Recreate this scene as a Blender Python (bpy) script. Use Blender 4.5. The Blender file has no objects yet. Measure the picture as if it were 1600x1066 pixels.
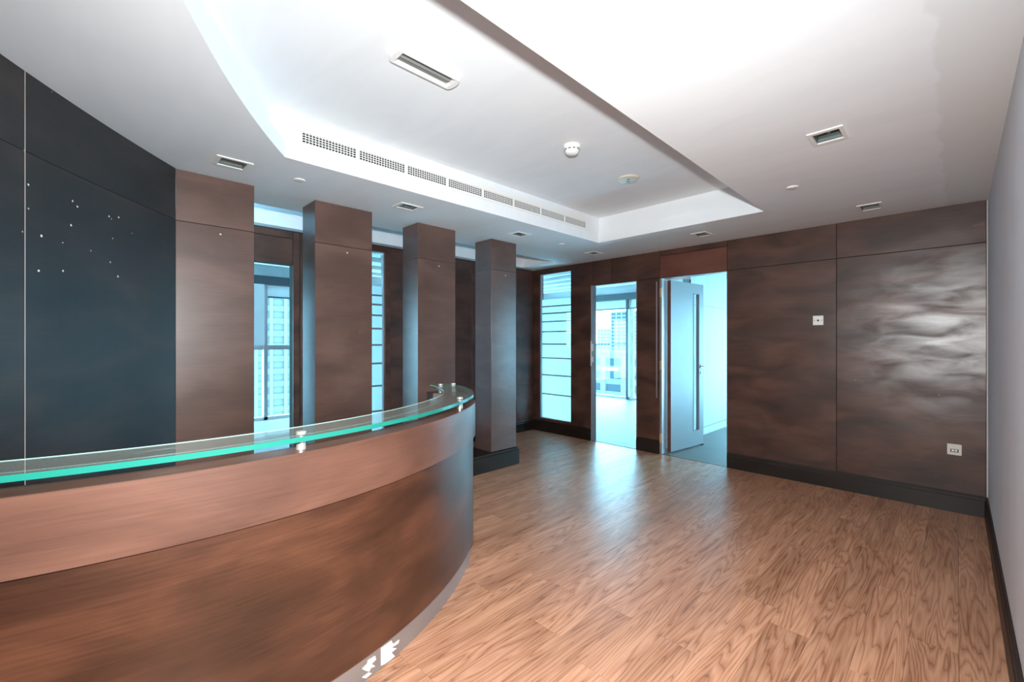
import bpy, bmesh, math, random
from mathutils import Vector
from mathutils.geometry import tessellate_polygon

random.seed(7)
S = bpy.context.scene
COL = S.collection

# ------------------------------------------------------------------ camera, sky, lights, exposure
EYE = 1.40
cam_d = bpy.data.cameras.new('camera')
cam_d.sensor_width = 36.0
cam_d.lens = 682.4 / 1600 * 36.0
cam_d.clip_start = 0.02
cam_d.clip_end = 2000
cam = bpy.data.objects.new('camera', cam_d)
COL.objects.link(cam)
cam.location = (0, 0, EYE)
cam.rotation_euler = (math.radians(90), 0, math.radians(45.56))
S.camera = cam

W = bpy.data.worlds.new('sky')
S.world = W
W.use_nodes = True
bg = W.node_tree.nodes['Background']
bg.inputs[0].default_value = (0.32, 0.735, 1.0, 1)
bg.inputs[1].default_value = 10.0

# the photographer's flash, mounted on top of the camera
fl = bpy.data.lights.new('camera_flash', 'SPOT')
fl.energy = 230
fl.spot_size = math.radians(172)
fl.spot_blend = 1.0
fl.color = (0.96, 0.985, 0.985)
fl.shadow_soft_size = 0.045
flo = bpy.data.objects.new('camera_flash', fl)
COL.objects.link(flo)
flo.location = (0.0, 0.0, EYE + 0.275)
flo.rotation_euler = (math.radians(90 - 18), 0, math.radians(45.56))

S.view_settings.view_transform = 'Standard'
S.view_settings.look = 'None'
S.view_settings.exposure = 1.38
S.view_settings.gamma = 1.0
S.view_settings.use_curve_mapping = False
cy = S.cycles
cy.use_denoising = True
cy.max_bounces = 10
cy.diffuse_bounces = 6
cy.glossy_bounces = 5
cy.transparent_max_bounces = 16
cy.sample_clamp_indirect = 6.0
cy.caustics_reflective = False
cy.caustics_refractive = False

# ------------------------------------------------------------------ materials
def nt_new(name):
    m = bpy.data.materials.new(name)
    m.use_nodes = True
    t = m.node_tree
    return m, t, t.nodes['Principled BSDF']

def nd(t, typ, **kw):
    n = t.nodes.new(typ)
    for k, v in kw.items():
        setattr(n, k, v)
    return n

def plain(name, col, rough=0.5, metal=0.0, spec=0.5, coat=0.0):
    m, t, p = nt_new(name)
    p.inputs['Base Color'].default_value = (*col, 1)
    p.inputs['Roughness'].default_value = rough
    p.inputs['Metallic'].default_value = metal
    p.inputs['Specular IOR Level'].default_value = spec
    p.inputs['Coat Weight'].default_value = coat
    # a little unevenness so that no surface is perfectly flat in tone
    tc = nd(t, 'ShaderNodeTexCoord')
    n = nd(t, 'ShaderNodeTexNoise')
    n.inputs['Scale'].default_value = 3.0
    n.inputs['Detail'].default_value = 4
    t.links.new(tc.outputs['Object'], n.inputs['Vector'])
    r = nd(t, 'ShaderNodeMapRange')
    r.inputs['To Min'].default_value = max(0.02, rough - 0.05)
    r.inputs['To Max'].default_value = min(1.0, rough + 0.05)
    t.links.new(n.outputs['Fac'], r.inputs['Value'])
    t.links.new(r.outputs[0], p.inputs['Roughness'])
    return m

def ramp(t, stops):
    r = nd(t, 'ShaderNodeValToRGB')
    e = r.color_ramp.elements
    while len(e) < len(stops):
        e.new(0.5)
    for i, (pos, c) in enumerate(stops):
        e[i].position = pos
        e[i].color = (*c, 1) if len(c) == 3 else c
    return r

def wood(name, dark, mid, light, rough=0.36, smear=0.0, speck=True, spec=0.5):
    """stained veneer; UVs are metres with the grain along U"""
    m, t, p = nt_new(name)
    L = t.links.new
    uv = nd(t, 'ShaderNodeUVMap')
    oi = nd(t, 'ShaderNodeObjectInfo')
    off = nd(t, 'ShaderNodeVectorMath', operation='SCALE')
    off.inputs[0].default_value = (3.7, 5.1, 0)
    L(oi.outputs['Random'], off.inputs['Scale'])
    add = nd(t, 'ShaderNodeVectorMath', operation='ADD')
    L(uv.outputs[0], add.inputs[0]); L(off.outputs[0], add.inputs[1])
    m1 = nd(t, 'ShaderNodeMapping'); m1.inputs['Scale'].default_value = (1.3, 3.2, 1)
    L(add.outputs[0], m1.inputs['Vector'])
    n1 = nd(t, 'ShaderNodeTexNoise'); n1.inputs['Scale'].default_value = 1.5
    n1.inputs['Detail'].default_value = 5; n1.inputs['Distortion'].default_value = 0.45
    L(m1.outputs[0], n1.inputs['Vector'])
    m2 = nd(t, 'ShaderNodeMapping'); m2.inputs['Scale'].default_value = (5, 130, 1)
    L(add.outputs[0], m2.inputs['Vector'])
    n2 = nd(t, 'ShaderNodeTexNoise'); n2.inputs['Scale'].default_value = 1.0
    n2.inputs['Detail'].default_value = 6
    L(m2.outputs[0], n2.inputs['Vector'])
    mx = nd(t, 'ShaderNodeMix', data_type='FLOAT')
    mx.inputs['Factor'].default_value = 0.24
    L(n1.outputs['Fac'], mx.inputs['A']); L(n2.outputs['Fac'], mx.inputs['B'])
    r = ramp(t, [(0.30, dark), (0.5, mid), (0.70, light)])
    L(mx.outputs[0], r.inputs['Fac'])
    last = r.outputs['Color']
    if speck:
        vo = nd(t, 'ShaderNodeTexVoronoi'); vo.inputs['Scale'].default_value = 5.0
        L(add.outputs[0], vo.inputs['Vector'])
        c = nd(t, 'ShaderNodeMath', operation='LESS_THAN'); c.inputs[1].default_value = 0.012
        L(vo.outputs['Distance'], c.inputs[0])
        mc = nd(t, 'ShaderNodeMix', data_type='RGBA')
        mc.inputs['B'].default_value = (0.5, 0.42, 0.36, 1)
        L(c.outputs[0], mc.inputs['Factor']); L(last, mc.inputs['A'])
        last = mc.outputs['Result']
    L(last, p.inputs['Base Color'])
    p.inputs['Specular IOR Level'].default_value = spec
    # worn polish: the gloss is blotchy
    n3 = nd(t, 'ShaderNodeTexNoise'); n3.inputs['Scale'].default_value = 1.7
    n3.inputs['Detail'].default_value = 8; n3.inputs['Distortion'].default_value = 0.35
    m3 = nd(t, 'ShaderNodeMapping'); m3.inputs['Rotation'].default_value = (0, 0, math.radians(62)); m3.inputs['Scale'].default_value = (1.0, 1.0 + 2.2 * smear, 1)
    L(add.outputs[0], m3.inputs['Vector']); L(m3.outputs[0], n3.inputs['Vector'])
    rr = nd(t, 'ShaderNodeMapRange')
    rr.inputs['From Min'].default_value = 0.3; rr.inputs['From Max'].default_value = 0.7
    rr.inputs['To Min'].default_value = rough - 0.02 - 0.03 * smear
    rr.inputs['To Max'].default_value = rough + 0.03 + 0.12 * smear
    L(n3.outputs['Fac'], rr.inputs['Value']); L(rr.outputs[0], p.inputs['Roughness'])
    if smear > 0.5:   # wiped haze; its coat mask also builds in the flash highlight near the corner
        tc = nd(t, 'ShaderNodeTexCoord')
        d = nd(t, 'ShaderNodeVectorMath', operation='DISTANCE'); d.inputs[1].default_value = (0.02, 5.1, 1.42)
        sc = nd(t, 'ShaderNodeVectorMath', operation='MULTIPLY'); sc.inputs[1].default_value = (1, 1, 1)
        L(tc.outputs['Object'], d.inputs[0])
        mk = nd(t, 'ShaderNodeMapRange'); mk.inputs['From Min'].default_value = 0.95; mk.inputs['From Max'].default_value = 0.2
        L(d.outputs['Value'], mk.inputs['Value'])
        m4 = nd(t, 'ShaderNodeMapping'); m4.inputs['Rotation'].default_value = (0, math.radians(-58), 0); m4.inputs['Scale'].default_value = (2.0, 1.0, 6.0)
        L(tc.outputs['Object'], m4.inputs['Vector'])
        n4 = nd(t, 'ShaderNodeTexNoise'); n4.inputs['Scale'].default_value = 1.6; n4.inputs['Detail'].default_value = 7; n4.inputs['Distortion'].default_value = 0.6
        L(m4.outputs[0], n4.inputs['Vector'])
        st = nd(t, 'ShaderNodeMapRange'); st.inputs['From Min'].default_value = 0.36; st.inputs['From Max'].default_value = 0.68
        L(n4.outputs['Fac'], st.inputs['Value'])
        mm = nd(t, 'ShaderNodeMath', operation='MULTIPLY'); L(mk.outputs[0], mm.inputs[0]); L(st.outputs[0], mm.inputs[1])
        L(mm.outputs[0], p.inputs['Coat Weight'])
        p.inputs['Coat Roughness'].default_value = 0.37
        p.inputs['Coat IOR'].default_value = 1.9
    b = nd(t, 'ShaderNodeBump'); b.inputs['Strength'].default_value = 0.04
    b.inputs['Distance'].default_value = 0.002
    L(n2.outputs['Fac'], b.inputs['Height']); L(b.outputs[0], p.inputs['Normal'])
    return m

def laminate(name):
    """oak-look laminate: cathedral growth rings, each plank offset by its own random number"""
    m, t, p = nt_new(name)
    L = t.links.new
    tc = nd(t, 'ShaderNodeTexCoord'); oi = nd(t, 'ShaderNodeObjectInfo')
    off = nd(t, 'ShaderNodeVectorMath', operation='SCALE'); off.inputs[0].default_value = (13.0, 57.0, 0)
    L(oi.outputs['Random'], off.inputs['Scale'])
    add = nd(t, 'ShaderNodeVectorMath', operation='ADD')
    L(tc.outputs['Object'], add.inputs[0]); L(off.outputs[0], add.inputs[1])
    mp = nd(t, 'ShaderNodeMapping'); mp.inputs['Scale'].default_value = (8.5, 0.60, 1)
    L(add.outputs[0], mp.inputs['Vector'])
    n = nd(t, 'ShaderNodeTexNoise'); n.inputs['Scale'].default_value = 1.0
    n.inputs['Detail'].default_value = 3.0; n.inputs['Roughness'].default_value = 0.42
    n.inputs['Distortion'].default_value = 0.15
    L(mp.outputs[0], n.inputs['Vector'])
    k = nd(t, 'ShaderNodeMath', operation='MULTIPLY'); k.inputs[1].default_value = 19.0
    L(n.outputs['Fac'], k.inputs[0])
    fr = nd(t, 'ShaderNodeMath', operation='FRACT'); L(k.outputs[0], fr.inputs[0])
    ring = ramp(t, [(0.0, (0.22, 0.22, 0.22)), (0.10, (0.62, 0.62, 0.62)), (0.55, (0.95, 0.95, 0.95)), (0.93, (0.55, 0.55, 0.55)), (1.0, (0.22, 0.22, 0.22))])
    L(fr.outputs[0], ring.inputs['Fac'])
    mp2 = nd(t, 'ShaderNodeMapping'); mp2.inputs['Scale'].default_value = (150, 5, 1)
    L(add.outputs[0], mp2.inputs['Vector'])
    n2 = nd(t, 'ShaderNodeTexNoise'); n2.inputs['Scale'].default_value = 1.0; n2.inputs['Detail'].default_value = 5
    L(mp2.outputs[0], n2.inputs['Vector'])
    mp3 = nd(t, 'ShaderNodeMapping'); mp3.inputs['Scale'].default_value = (10, 1.0, 1)
    L(add.outputs[0], mp3.inputs['Vector'])
    n3 = nd(t, 'ShaderNodeTexNoise'); n3.inputs['Scale'].default_value = 1.3; n3.inputs['Detail'].default_value = 3
    L(mp3.outputs[0], n3.inputs['Vector'])
    mx = nd(t, 'ShaderNodeMix', data_type='FLOAT'); mx.inputs['Factor'].default_value = 0.46
    L(ring.outputs['Color'], mx.inputs['A']); L(n2.outputs['Fac'], mx.inputs['B'])
    mx2 = nd(t, 'ShaderNodeMix', data_type='FLOAT'); mx2.inputs['Factor'].default_value = 0.38
    L(mx.outputs[0], mx2.inputs['A']); L(n3.outputs['Fac'], mx2.inputs['B'])
    r = ramp(t, [(0.30, (0.15, 0.060, 0.030)), (0.5, (0.355, 0.162, 0.090)), (0.68, (0.54, 0.285, 0.175))])
    L(mx2.outputs[0], r.inputs['Fac'])
    hs = nd(t, 'ShaderNodeHueSaturation')
    rv = nd(t, 'ShaderNodeMapRange'); rv.inputs['To Min'].default_value = 0.88; rv.inputs['To Max'].default_value = 1.10
    L(oi.outputs['Random'], rv.inputs['Value']); L(rv.outputs[0], hs.inputs['Value'])
    L(r.outputs['Color'], hs.inputs['Color']); L(hs.outputs[0], p.inputs['Base Color'])
    nr = nd(t, 'ShaderNodeTexNoise'); nr.inputs['Scale'].default_value = 2.0; nr.inputs['Detail'].default_value = 5
    L(add.outputs[0], nr.inputs['Vector'])
    rr = nd(t, 'ShaderNodeMapRange'); rr.inputs['To Min'].default_value = 0.29; rr.inputs['To Max'].default_value = 0.44
    L(nr.outputs['Fac'], rr.inputs['Value']); L(rr.outputs[0], p.inputs['Roughness'])
    b = nd(t, 'ShaderNodeBump'); b.inputs['Strength'].default_value = 0.06; b.inputs['Distance'].default_value = 0.002
    L(n2.outputs['Fac'], b.inputs['Height']); L(b.outputs[0], p.inputs['Normal'])
    return m

def paint(name, col, col2=None, stain=False, rough=0.75):
    m, t, p = nt_new(name)
    L = t.links.new
    tc = nd(t, 'ShaderNodeTexCoord')
    mp = nd(t, 'ShaderNodeMapping'); mp.inputs['Scale'].default_value = (1.0, 3.0, 1.0)
    L(tc.outputs['Object'], mp.inputs['Vector'])
    n = nd(t, 'ShaderNodeTexNoise'); n.inputs['Scale'].default_value = 1.6; n.inputs['Detail'].default_value = 6
    n.inputs['Distortion'].default_value = 0.8
    L(mp.outputs[0], n.inputs['Vector'])
    c2 = col2 or tuple(c * 0.93 for c in col)
    r = ramp(t, [(0.35, c2), (0.62, col)])
    L(n.outputs['Fac'], r.inputs['Fac'])
    last = r.outputs['Color']
    if stain:   # a strip along the right wall that was painted over in another white
        sx = nd(t, 'ShaderNodeSeparateXYZ'); L(tc.outputs['Object'], sx.inputs[0])
        n2 = nd(t, 'ShaderNodeTexNoise'); n2.inputs['Scale'].default_value = 6.0; n2.inputs['Detail'].default_value = 5
        L(tc.outputs['Object'], n2.inputs['Vector'])
        a = nd(t, 'ShaderNodeMath', operation='MULTIPLY_ADD')
        a.inputs[1].default_value = 0.10
        L(n2.outputs['Fac'], a.inputs[0]); L(sx.outputs['X'], a.inputs[2])
        g = nd(t, 'ShaderNodeMapRange'); g.inputs['From Min'].default_value = -0.02; g.inputs['From Max'].default_value = -0.005
        L(a.outputs[0], g.inputs['Value'])
        mc = nd(t, 'ShaderNodeMix', data_type='RGBA'); L(g.outputs[0], mc.inputs['Factor'])
        L(last, mc.inputs['A']); mc.inputs['B'].default_value = (0.77, 0.80, 0.81, 1)
        last = mc.outputs['Result']
    L(last, p.inputs['Base Color'])
    p.inputs['Roughness'].default_value = rough
    p.inputs['Specular IOR Level'].default_value = 0.3
    return m

def clear_glass(name, tint, refl_boost=1.0, rough=0.0, dust=0.0):
    m, t, p = nt_new(name)
    t.nodes.remove(p)
    out = t.nodes['Material Output']
    tr = nd(t, 'ShaderNodeBsdfTransparent'); tr.inputs[0].default_value = (*tint, 1)
    gl = nd(t, 'ShaderNodeBsdfGlossy'); gl.inputs['Roughness'].default_value = rough
    fz = nd(t, 'ShaderNodeFresnel')
    ge = nd(t, 'ShaderNodeNewGeometry')
    io = nd(t, 'ShaderNodeMapRange'); io.inputs['To Min'].default_value = 1.5; io.inputs['To Max'].default_value = 1 / 1.5
    t.links.new(ge.outputs['Backfacing'], io.inputs['Value']); t.links.new(io.outputs[0], fz.inputs['IOR'])
    mu = nd(t, 'ShaderNodeMath', operation='MULTIPLY'); mu.inputs[1].default_value = refl_boost
    t.links.new(fz.outputs[0], mu.inputs[0])
    mx = nd(t, 'ShaderNodeMixShader')
    t.links.new(mu.outputs[0], mx.inputs[0]); t.links.new(tr.outputs[0], mx.inputs[1]); t.links.new(gl.outputs[0], mx.inputs[2])
    if dust:
        df = nd(t, 'ShaderNodeBsdfDiffuse'); df.inputs[0].default_value = (0.62, 0.62, 0.58, 1)
        m2 = nd(t, 'ShaderNodeMixShader'); m2.inputs[0].default_value = dust
        t.links.new(mx.outputs[0], m2.inputs[1]); t.links.new(df.outputs[0], m2.inputs[2])
        mx = m2
    t.links.new(mx.outputs[0], out.inputs[0])
    return m

def frosted(name, tint):
    m, t, p = nt_new(name)
    t.nodes.remove(p)
    out = t.nodes['Material Output']
    a = nd(t, 'ShaderNodeBsdfTranslucent'); a.inputs[0].default_value = (*tint, 1)
    b = nd(t, 'ShaderNodeBsdfTransparent'); b.inputs[0].default_value = (*tint, 1)
    c = nd(t, 'ShaderNodeBsdfDiffuse'); c.inputs[0].default_value = (*tint, 1)
    m1 = nd(t, 'ShaderNodeMixShader'); m1.inputs[0].default_value = 0.18
    t.links.new(a.outputs[0], m1.inputs[1]); t.links.new(b.outputs[0], m1.inputs[2])
    m2 = nd(t, 'ShaderNodeMixShader'); m2.inputs[0].default_value = 0.12
    t.links.new(m1.outputs[0], m2.inputs[1]); t.links.new(c.outputs[0], m2.inputs[2])
    t.links.new(m2.outputs[0], out.inputs[0])
    return m

M = {}
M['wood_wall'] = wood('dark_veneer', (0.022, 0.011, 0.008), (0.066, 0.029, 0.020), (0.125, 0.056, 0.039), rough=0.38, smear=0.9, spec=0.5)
M['wood_curve'] = wood('blackened_veneer', (0.007, 0.005, 0.005), (0.016, 0.011, 0.010), (0.036, 0.023, 0.019), rough=0.42, smear=0.0, spec=0.5)
M['wood_col'] = wood('pillar_veneer', (0.065, 0.034, 0.026), (0.105, 0.055, 0.042), (0.150, 0.082, 0.064), rough=0.315, spec=0.75)
M['wood_header'] = wood('red_veneer', (0.08, 0.026, 0.017), (0.13, 0.045, 0.030), (0.18, 0.070, 0.048), rough=0.4)
M['wood_desk'] = wood('desk_veneer', (0.016, 0.006, 0.003), (0.052, 0.019, 0.010), (0.115, 0.043, 0.022), rough=0.305, spec=0.8)
M['wood_band'] = wood('desk_band_veneer', (0.058, 0.026, 0.017), (0.110, 0.050, 0.034), (0.170, 0.080, 0.055), rough=0.305, spec=0.8)
M['base'] = wood('skirting_dark', (0.008, 0.006, 0.005), (0.016, 0.011, 0.009), (0.026, 0.018, 0.014), rough=0.4, speck=False, spec=0.35)
M['plank'] = laminate('oak_laminate')
M['ceiling'] = paint('ceiling_paint', (0.84, 0.875, 0.90), (0.81, 0.845, 0.875), stain=True)
M['white'] = paint('white_paint', (0.82, 0.82, 0.81))
M['grey_wall'] = paint('grey_wall_paint', (0.74, 0.79, 0.86), (0.71, 0.76, 0.83), rough=0.6)
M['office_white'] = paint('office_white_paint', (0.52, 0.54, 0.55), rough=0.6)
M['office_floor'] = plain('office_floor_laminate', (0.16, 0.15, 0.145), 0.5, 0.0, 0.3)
M['joint'] = plain('dark_joint', (0.012, 0.010, 0.009), 0.8)
M['pale_joint'] = plain('pale_joint', (0.55, 0.48, 0.44), 0.6)
M['chrome'] = plain('brushed_steel', (0.80, 0.77, 0.73), 0.30, 0.75)
M['steel'] = plain('kick_plate_steel', (0.36, 0.355, 0.36), 0.33, 0.6)
M['alu'] = plain('anodised_frame', (0.42, 0.39, 0.41), 0.35, 0.6)
M['brass'] = plain('satin_brass', (0.80, 0.64, 0.42), 0.35, 0.6)
M['dark_alu'] = plain('dark_aluminium', (0.045, 0.06, 0.07), 0.4, 0.3)
M['plastic'] = plain('white_plastic', (0.84, 0.84, 0.82), 0.35)
M['cream'] = plain('cream_plastic', (0.62, 0.58, 0.46), 0.4)
M['beige'] = plain('beige_plastic', (0.66, 0.61, 0.54), 0.4)
M['black'] = plain('black_plastic', (0.010, 0.010, 0.011), 0.5)
M['rubber'] = plain('dark_rubber', (0.03, 0.028, 0.026), 0.8)
M['reflector'] = plain('lamp_reflector', (0.085, 0.105, 0.095), 0.4, 0.3)
M['lampgrey'] = plain('lamp_diffuser', (0.13, 0.135, 0.13), 0.3, 0.2)
M['grey_tube'] = plain('unlit_tube', (0.22, 0.225, 0.22), 0.35)
M['tube'] = plain('fluorescent_tube', (0.62, 0.62, 0.60), 0.35)
M['torn'] = plain('bare_backing', (0.84, 0.80, 0.72), 0.7)
M['glass'] = clear_glass('counter_glass', (0.84, 0.94, 0.91), dust=0.10)
M['glass_edge'] = plain('glass_edge_green', (0.015, 0.20, 0.155), 0.18)
M['pane'] = clear_glass('window_glass', (0.93, 0.98, 0.98))
M['frost'] = frosted('frosted_film', (0.88, 0.95, 0.97))
M['bar'] = plain('bronze_bar', (0.16, 0.12, 0.11), 0.5)
M['filler'] = plain('white_filler', (0.72, 0.68, 0.64), 0.8)
M['facade'] = plain('far_facade', (0.085, 0.088, 0.09), 0.6, 0.0, 0.0)
M['facade_slab'] = plain('far_slab', (0.07, 0.075, 0.08), 0.7, 0.0, 0.0)
M['facade_glass'] = plain('far_glazing', (0.022, 0.034, 0.042), 0.6, 0.0, 0.0)
M['blind'] = plain('blind_fabric', (0.62, 0.72, 0.74), 0.8)
M['curtain'] = plain('cream_cladding', (0.55, 0.56, 0.42), 0.8)

# ------------------------------------------------------------------ builders
class MB:
    """collects shapes and links them as ONE mesh object"""
    def __init__(s):
        s.v = []; s.f = []; s.m = []; s.uv = []

    def face(s, pts, mi=0, uv=None):
        b = len(s.v); s.v += [tuple(p) for p in pts]
        s.f.append(tuple(range(b, b + len(pts)))); s.m.append(mi); s.uv.append(uv)

    def box(s, x0, x1, y0, y1, z0, z1, mi=0):
        b = len(s.v)
        s.v += [(x0, y0, z0), (x1, y0, z0), (x1, y1, z0), (x0, y1, z0), (x0, y0, z1), (x1, y0, z1), (x1, y1, z1), (x0, y1, z1)]
        for q in ((0, 3, 2, 1), (4, 5, 6, 7), (0, 1, 5, 4), (1, 2, 6, 5), (2, 3, 7, 6), (3, 0, 4, 7)):
            s.f.append(tuple(b + i for i in q)); s.m.append(mi); s.uv.append(None)

    def arc(s, cx, cy, r0, r1, z0, z1, a0, a1, n, mi=0, mo=None, mi_in=None, curl=False, a1o=None):
        """ring sector; UV = arc length, height. mo/mi_in: material of the outer/inner face"""
        rows = []
        for i in range(n + 1):
            ai = a0 + (a1 - a0) * i / n
            ao = a0 + ((a1 if a1o is None else a1o) - a0) * i / n
            tp = lambda d: -0.14 * max(0.0, (d - 42) / 20) ** 1.3 if curl else 0.0   # the arc tightens towards its end
            ri, ro = r0 + tp(ai), r1 + tp(ao) + (0.04 * max(0, (ao - 60) / 5) if a1o else 0)
            c0, q0 = math.cos(math.radians(ai)), math.sin(math.radians(ai))
            c1, q1 = math.cos(math.radians(ao)), math.sin(math.radians(ao))
            b = len(s.v)
            s.v += [(cx + ri * c0, cy + ri * q0, z0), (cx + ro * c1, cy + ro * q1, z0), (cx + ro * c1, cy + ro * q1, z1), (cx + ri * c0, cy + ri * q0, z1)]
            rows.append((b, math.radians(ao)))
        for i in range(n):
            b, a = rows[i]; e, a2 = rows[i + 1]
            def add(q, uv, mm):
                s.f.append(q); s.uv.append(uv); s.m.append(mm)
            u0, u1 = r1 * a, r1 * a2
            add((b + 1, e + 1, e + 2, b + 2), ((u0, z0), (u1, z0), (u1, z1), (u0, z1)), mi if mo is None else mo)
            add((b, b + 3, e + 3, e), ((u0, z0), (u0, z1), (u1, z1), (u1, z0)), mi if mi_in is None else mi_in)
            add((b + 3, b + 2, e + 2, e + 3), ((u0, 0), (u0, r1 - r0), (u1, r1 - r0), (u1, 0)), mi)
            add((b, e, e + 1, b + 1), ((u0, 0), (u1, 0), (u1, r1 - r0), (u0, r1 - r0)), mi)
        for k, (b, a) in ((0, rows[0]), (1, rows[-1])):
            q = (b, b + 1, b + 2, b + 3) if k == 0 else (b + 3, b + 2, b + 1, b)
            uv = ((r0, z0), (r1, z0), (r1, z1), (r0, z1))
            s.f.append(q); s.uv.append(uv if k == 0 else uv[::-1]); s.m.append(mi if mo is None else mo)

    def lathe(s, prof, cx, cy, n=24, mi=0):
        """prof: list of (r, z) from one end to the other; ends closed when r == 0"""
        rows = []
        for r, z in prof:
            if r <= 1e-6:
                s.v.append((cx, cy, z)); rows.append([len(s.v) - 1])
            else:
                b = len(s.v)
                for i in range(n):
                    a = 2 * math.pi * i / n
                    s.v.append((cx + r * math.cos(a), cy + r * math.sin(a), z))
                rows.append(list(range(b, b + n)))
        for A, B in zip(rows, rows[1:]):
            for i in range(n):
                j = (i + 1) % n
                if len(A) == 1 and len(B) == 1: continue
                if len(A) == 1: q = (A[0], B[i], B[j])
                elif len(B) == 1: q = (A[i], A[j], B[0])
                else: q = (A[i], A[j], B[j], B[i])
                s.f.append(q); s.m.append(mi); s.uv.append(None)

    def tube(s, p0, p1, r, n=10, mi=0):
        p0 = Vector(p0); p1 = Vector(p1); d = (p1 - p0).normalized()
        a = d.orthogonal().normalized(); c = d.cross(a)
        b = len(s.v)
        for p in (p0, p1):
            for i in range(n):
                t = 2 * math.pi * i / n
                s.v.append(tuple(p + r * (math.cos(t) * a + math.sin(t) * c)))
        for i in range(n):
            j = (i + 1) % n
            s.f.append((b + i, b + j, b + n + j, b + n + i)); s.m.append(mi); s.uv.append(None)
        s.f.append(tuple(b + i for i in range(n))[::-1]); s.m.append(mi); s.uv.append(None)
        s.f.append(tuple(b + n + i for i in range(n))); s.m.append(mi); s.uv.append(None)

    def mesh(s, name, mats, bevel=0, smooth=0, grain='h', fix=True):
        me = bpy.data.meshes.new(name)
        me.from_pydata(s.v, [], s.f)
        for m in (mats if isinstance(mats, (list, tuple)) else [mats]):
            me.materials.append(m)
        for p, mi in zip(me.polygons, s.m):
            p.material_index = mi
        uvl = me.uv_layers.new(name='UVMap')
        for p, uv in zip(me.polygons, s.uv):
            n = p.normal
            for k, li in enumerate(p.loop_indices):
                if uv is not None:
                    uvl.data[li].uv = uv[k]; continue
                c = me.vertices[me.loops[li].vertex_index].co
                ax = max(range(3), key=lambda i: abs(n[i]))
                q = (c.y, c.z) if ax == 0 else (c.x, c.z) if ax == 1 else (c.x, c.y)
                uvl.data[li].uv = q if grain == 'h' else (q[1], q[0])
        bm = bmesh.new(); bm.from_mesh(me)
        if fix:
            bmesh.ops.remove_doubles(bm, verts=bm.verts, dist=1e-5)
            bmesh.ops.recalc_face_normals(bm, faces=bm.faces)
        if bevel:
            es = [e for e in bm.edges if len(e.link_faces) == 2 and e.calc_face_angle(0) > 0.6]
            bmesh.ops.bevel(bm, geom=es, offset=bevel, segments=1, affect='EDGES', clamp_overlap=True)
        bm.to_mesh(me); bm.free()
        if smooth:
            for p in me.polygons: p.use_smooth = True
            me.set_sharp_from_angle(angle=math.radians(smooth))
        return me

    def build(s, name, mats, parent=None, **kw):
        return link(name, s.mesh(name, mats, **kw), parent)

def link(name, me, parent=None, loc=None, rot=None):
    o = bpy.data.objects.new(name, me)
    COL.objects.link(o)
    if parent is not None: o.parent = parent
    if loc: o.location = loc
    if rot: o.rotation_euler = rot
    return o

def struct(o):
    o['kind'] = 'structure'; return o

def tag(o, label, cat, group=None):
    o['label'] = label; o['category'] = cat
    if group: o['group'] = group
    return o

def empty(name, loc=(0, 0, 0), rz=0):
    o = bpy.data.objects.new(name, None); COL.objects.link(o)
    o.location = loc; o.rotation_euler = (0, 0, rz); o.empty_display_size = 0.1
    return o

def box(name, mat, x0, x1, y0, y1, z0, z1, parent=None, bevel=0, grain='h'):
    b = MB(); b.box(x0, x1, y0, y1, z0, z1)
    return b.build(name, mat, parent, bevel=bevel, grain=grain)

# ------------------------------------------------------------------ main sizes (metres)
CZ = 2.518            # soffit height
YB = 5.10             # face of the back wall
XR = 0.17             # face of the right wall
XL = -4.72            # face of the left wall
HJ = 2.182            # height of the horizontal panel joint and the door heads
WX, WY, WR = 1.783, 7.006, 8.463     # curved wall: circle centre and radius
DX, DY = -3.729, 0.378               # reception desk: circle centre
NW, WW = 9.40, -8.65                 # glazed outer walls

# ------------------------------------------------------------------ floor of planks
fl_o = struct(box('floor', M['joint'], XL - 0.02, XR + 0.02, -1.6, YB + 0.03, -0.05, -0.0085))
PW, PL = 0.165, 0.92
def plank_mesh(length):
    b = MB(); w = PW / 2 - 0.00015; h = length / 2 - 0.00015; c = 0.0004
    b.box(-w, w, -h, h, -0.0085, -0.0006)
    b.v[4:8] = [(-w + c, -h + c, 0), (w - c, -h + c, 0), (w - c, h - c, 0), (-w + c, h - c, 0)]
    return b.mesh('plank', M['plank'])
full = plank_mesh(PL)
ncol = int(math.ceil((XR - XL) / PW))
for i in range(ncol):
    x1 = XR - i * PW
    xc = x1 - PW / 2
    y = -0.75 - random.random() * PL
    while y < YB:
        y1 = min(y + PL, YB - 0.002)
        if y1 - y > 0.05 and not (xc < -3.6 and y1 < 0.3) and not (y1 < -0.7):
            me = full if abs(y1 - y - PL) < 1e-6 else plank_mesh(y1 - y)
            link('plank', me, fl_o, loc=(xc, (y + y1) / 2, 0))
        y += PL

ofl = MB()
ofl.box(WW, XL - 0.02, -2.2, YB, -0.05, 0.0)
ofl.box(WW, 2.4, YB + 0.002, NW, -0.05, 0.0)
struct(ofl.build('floor', M['office_floor']))

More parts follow.
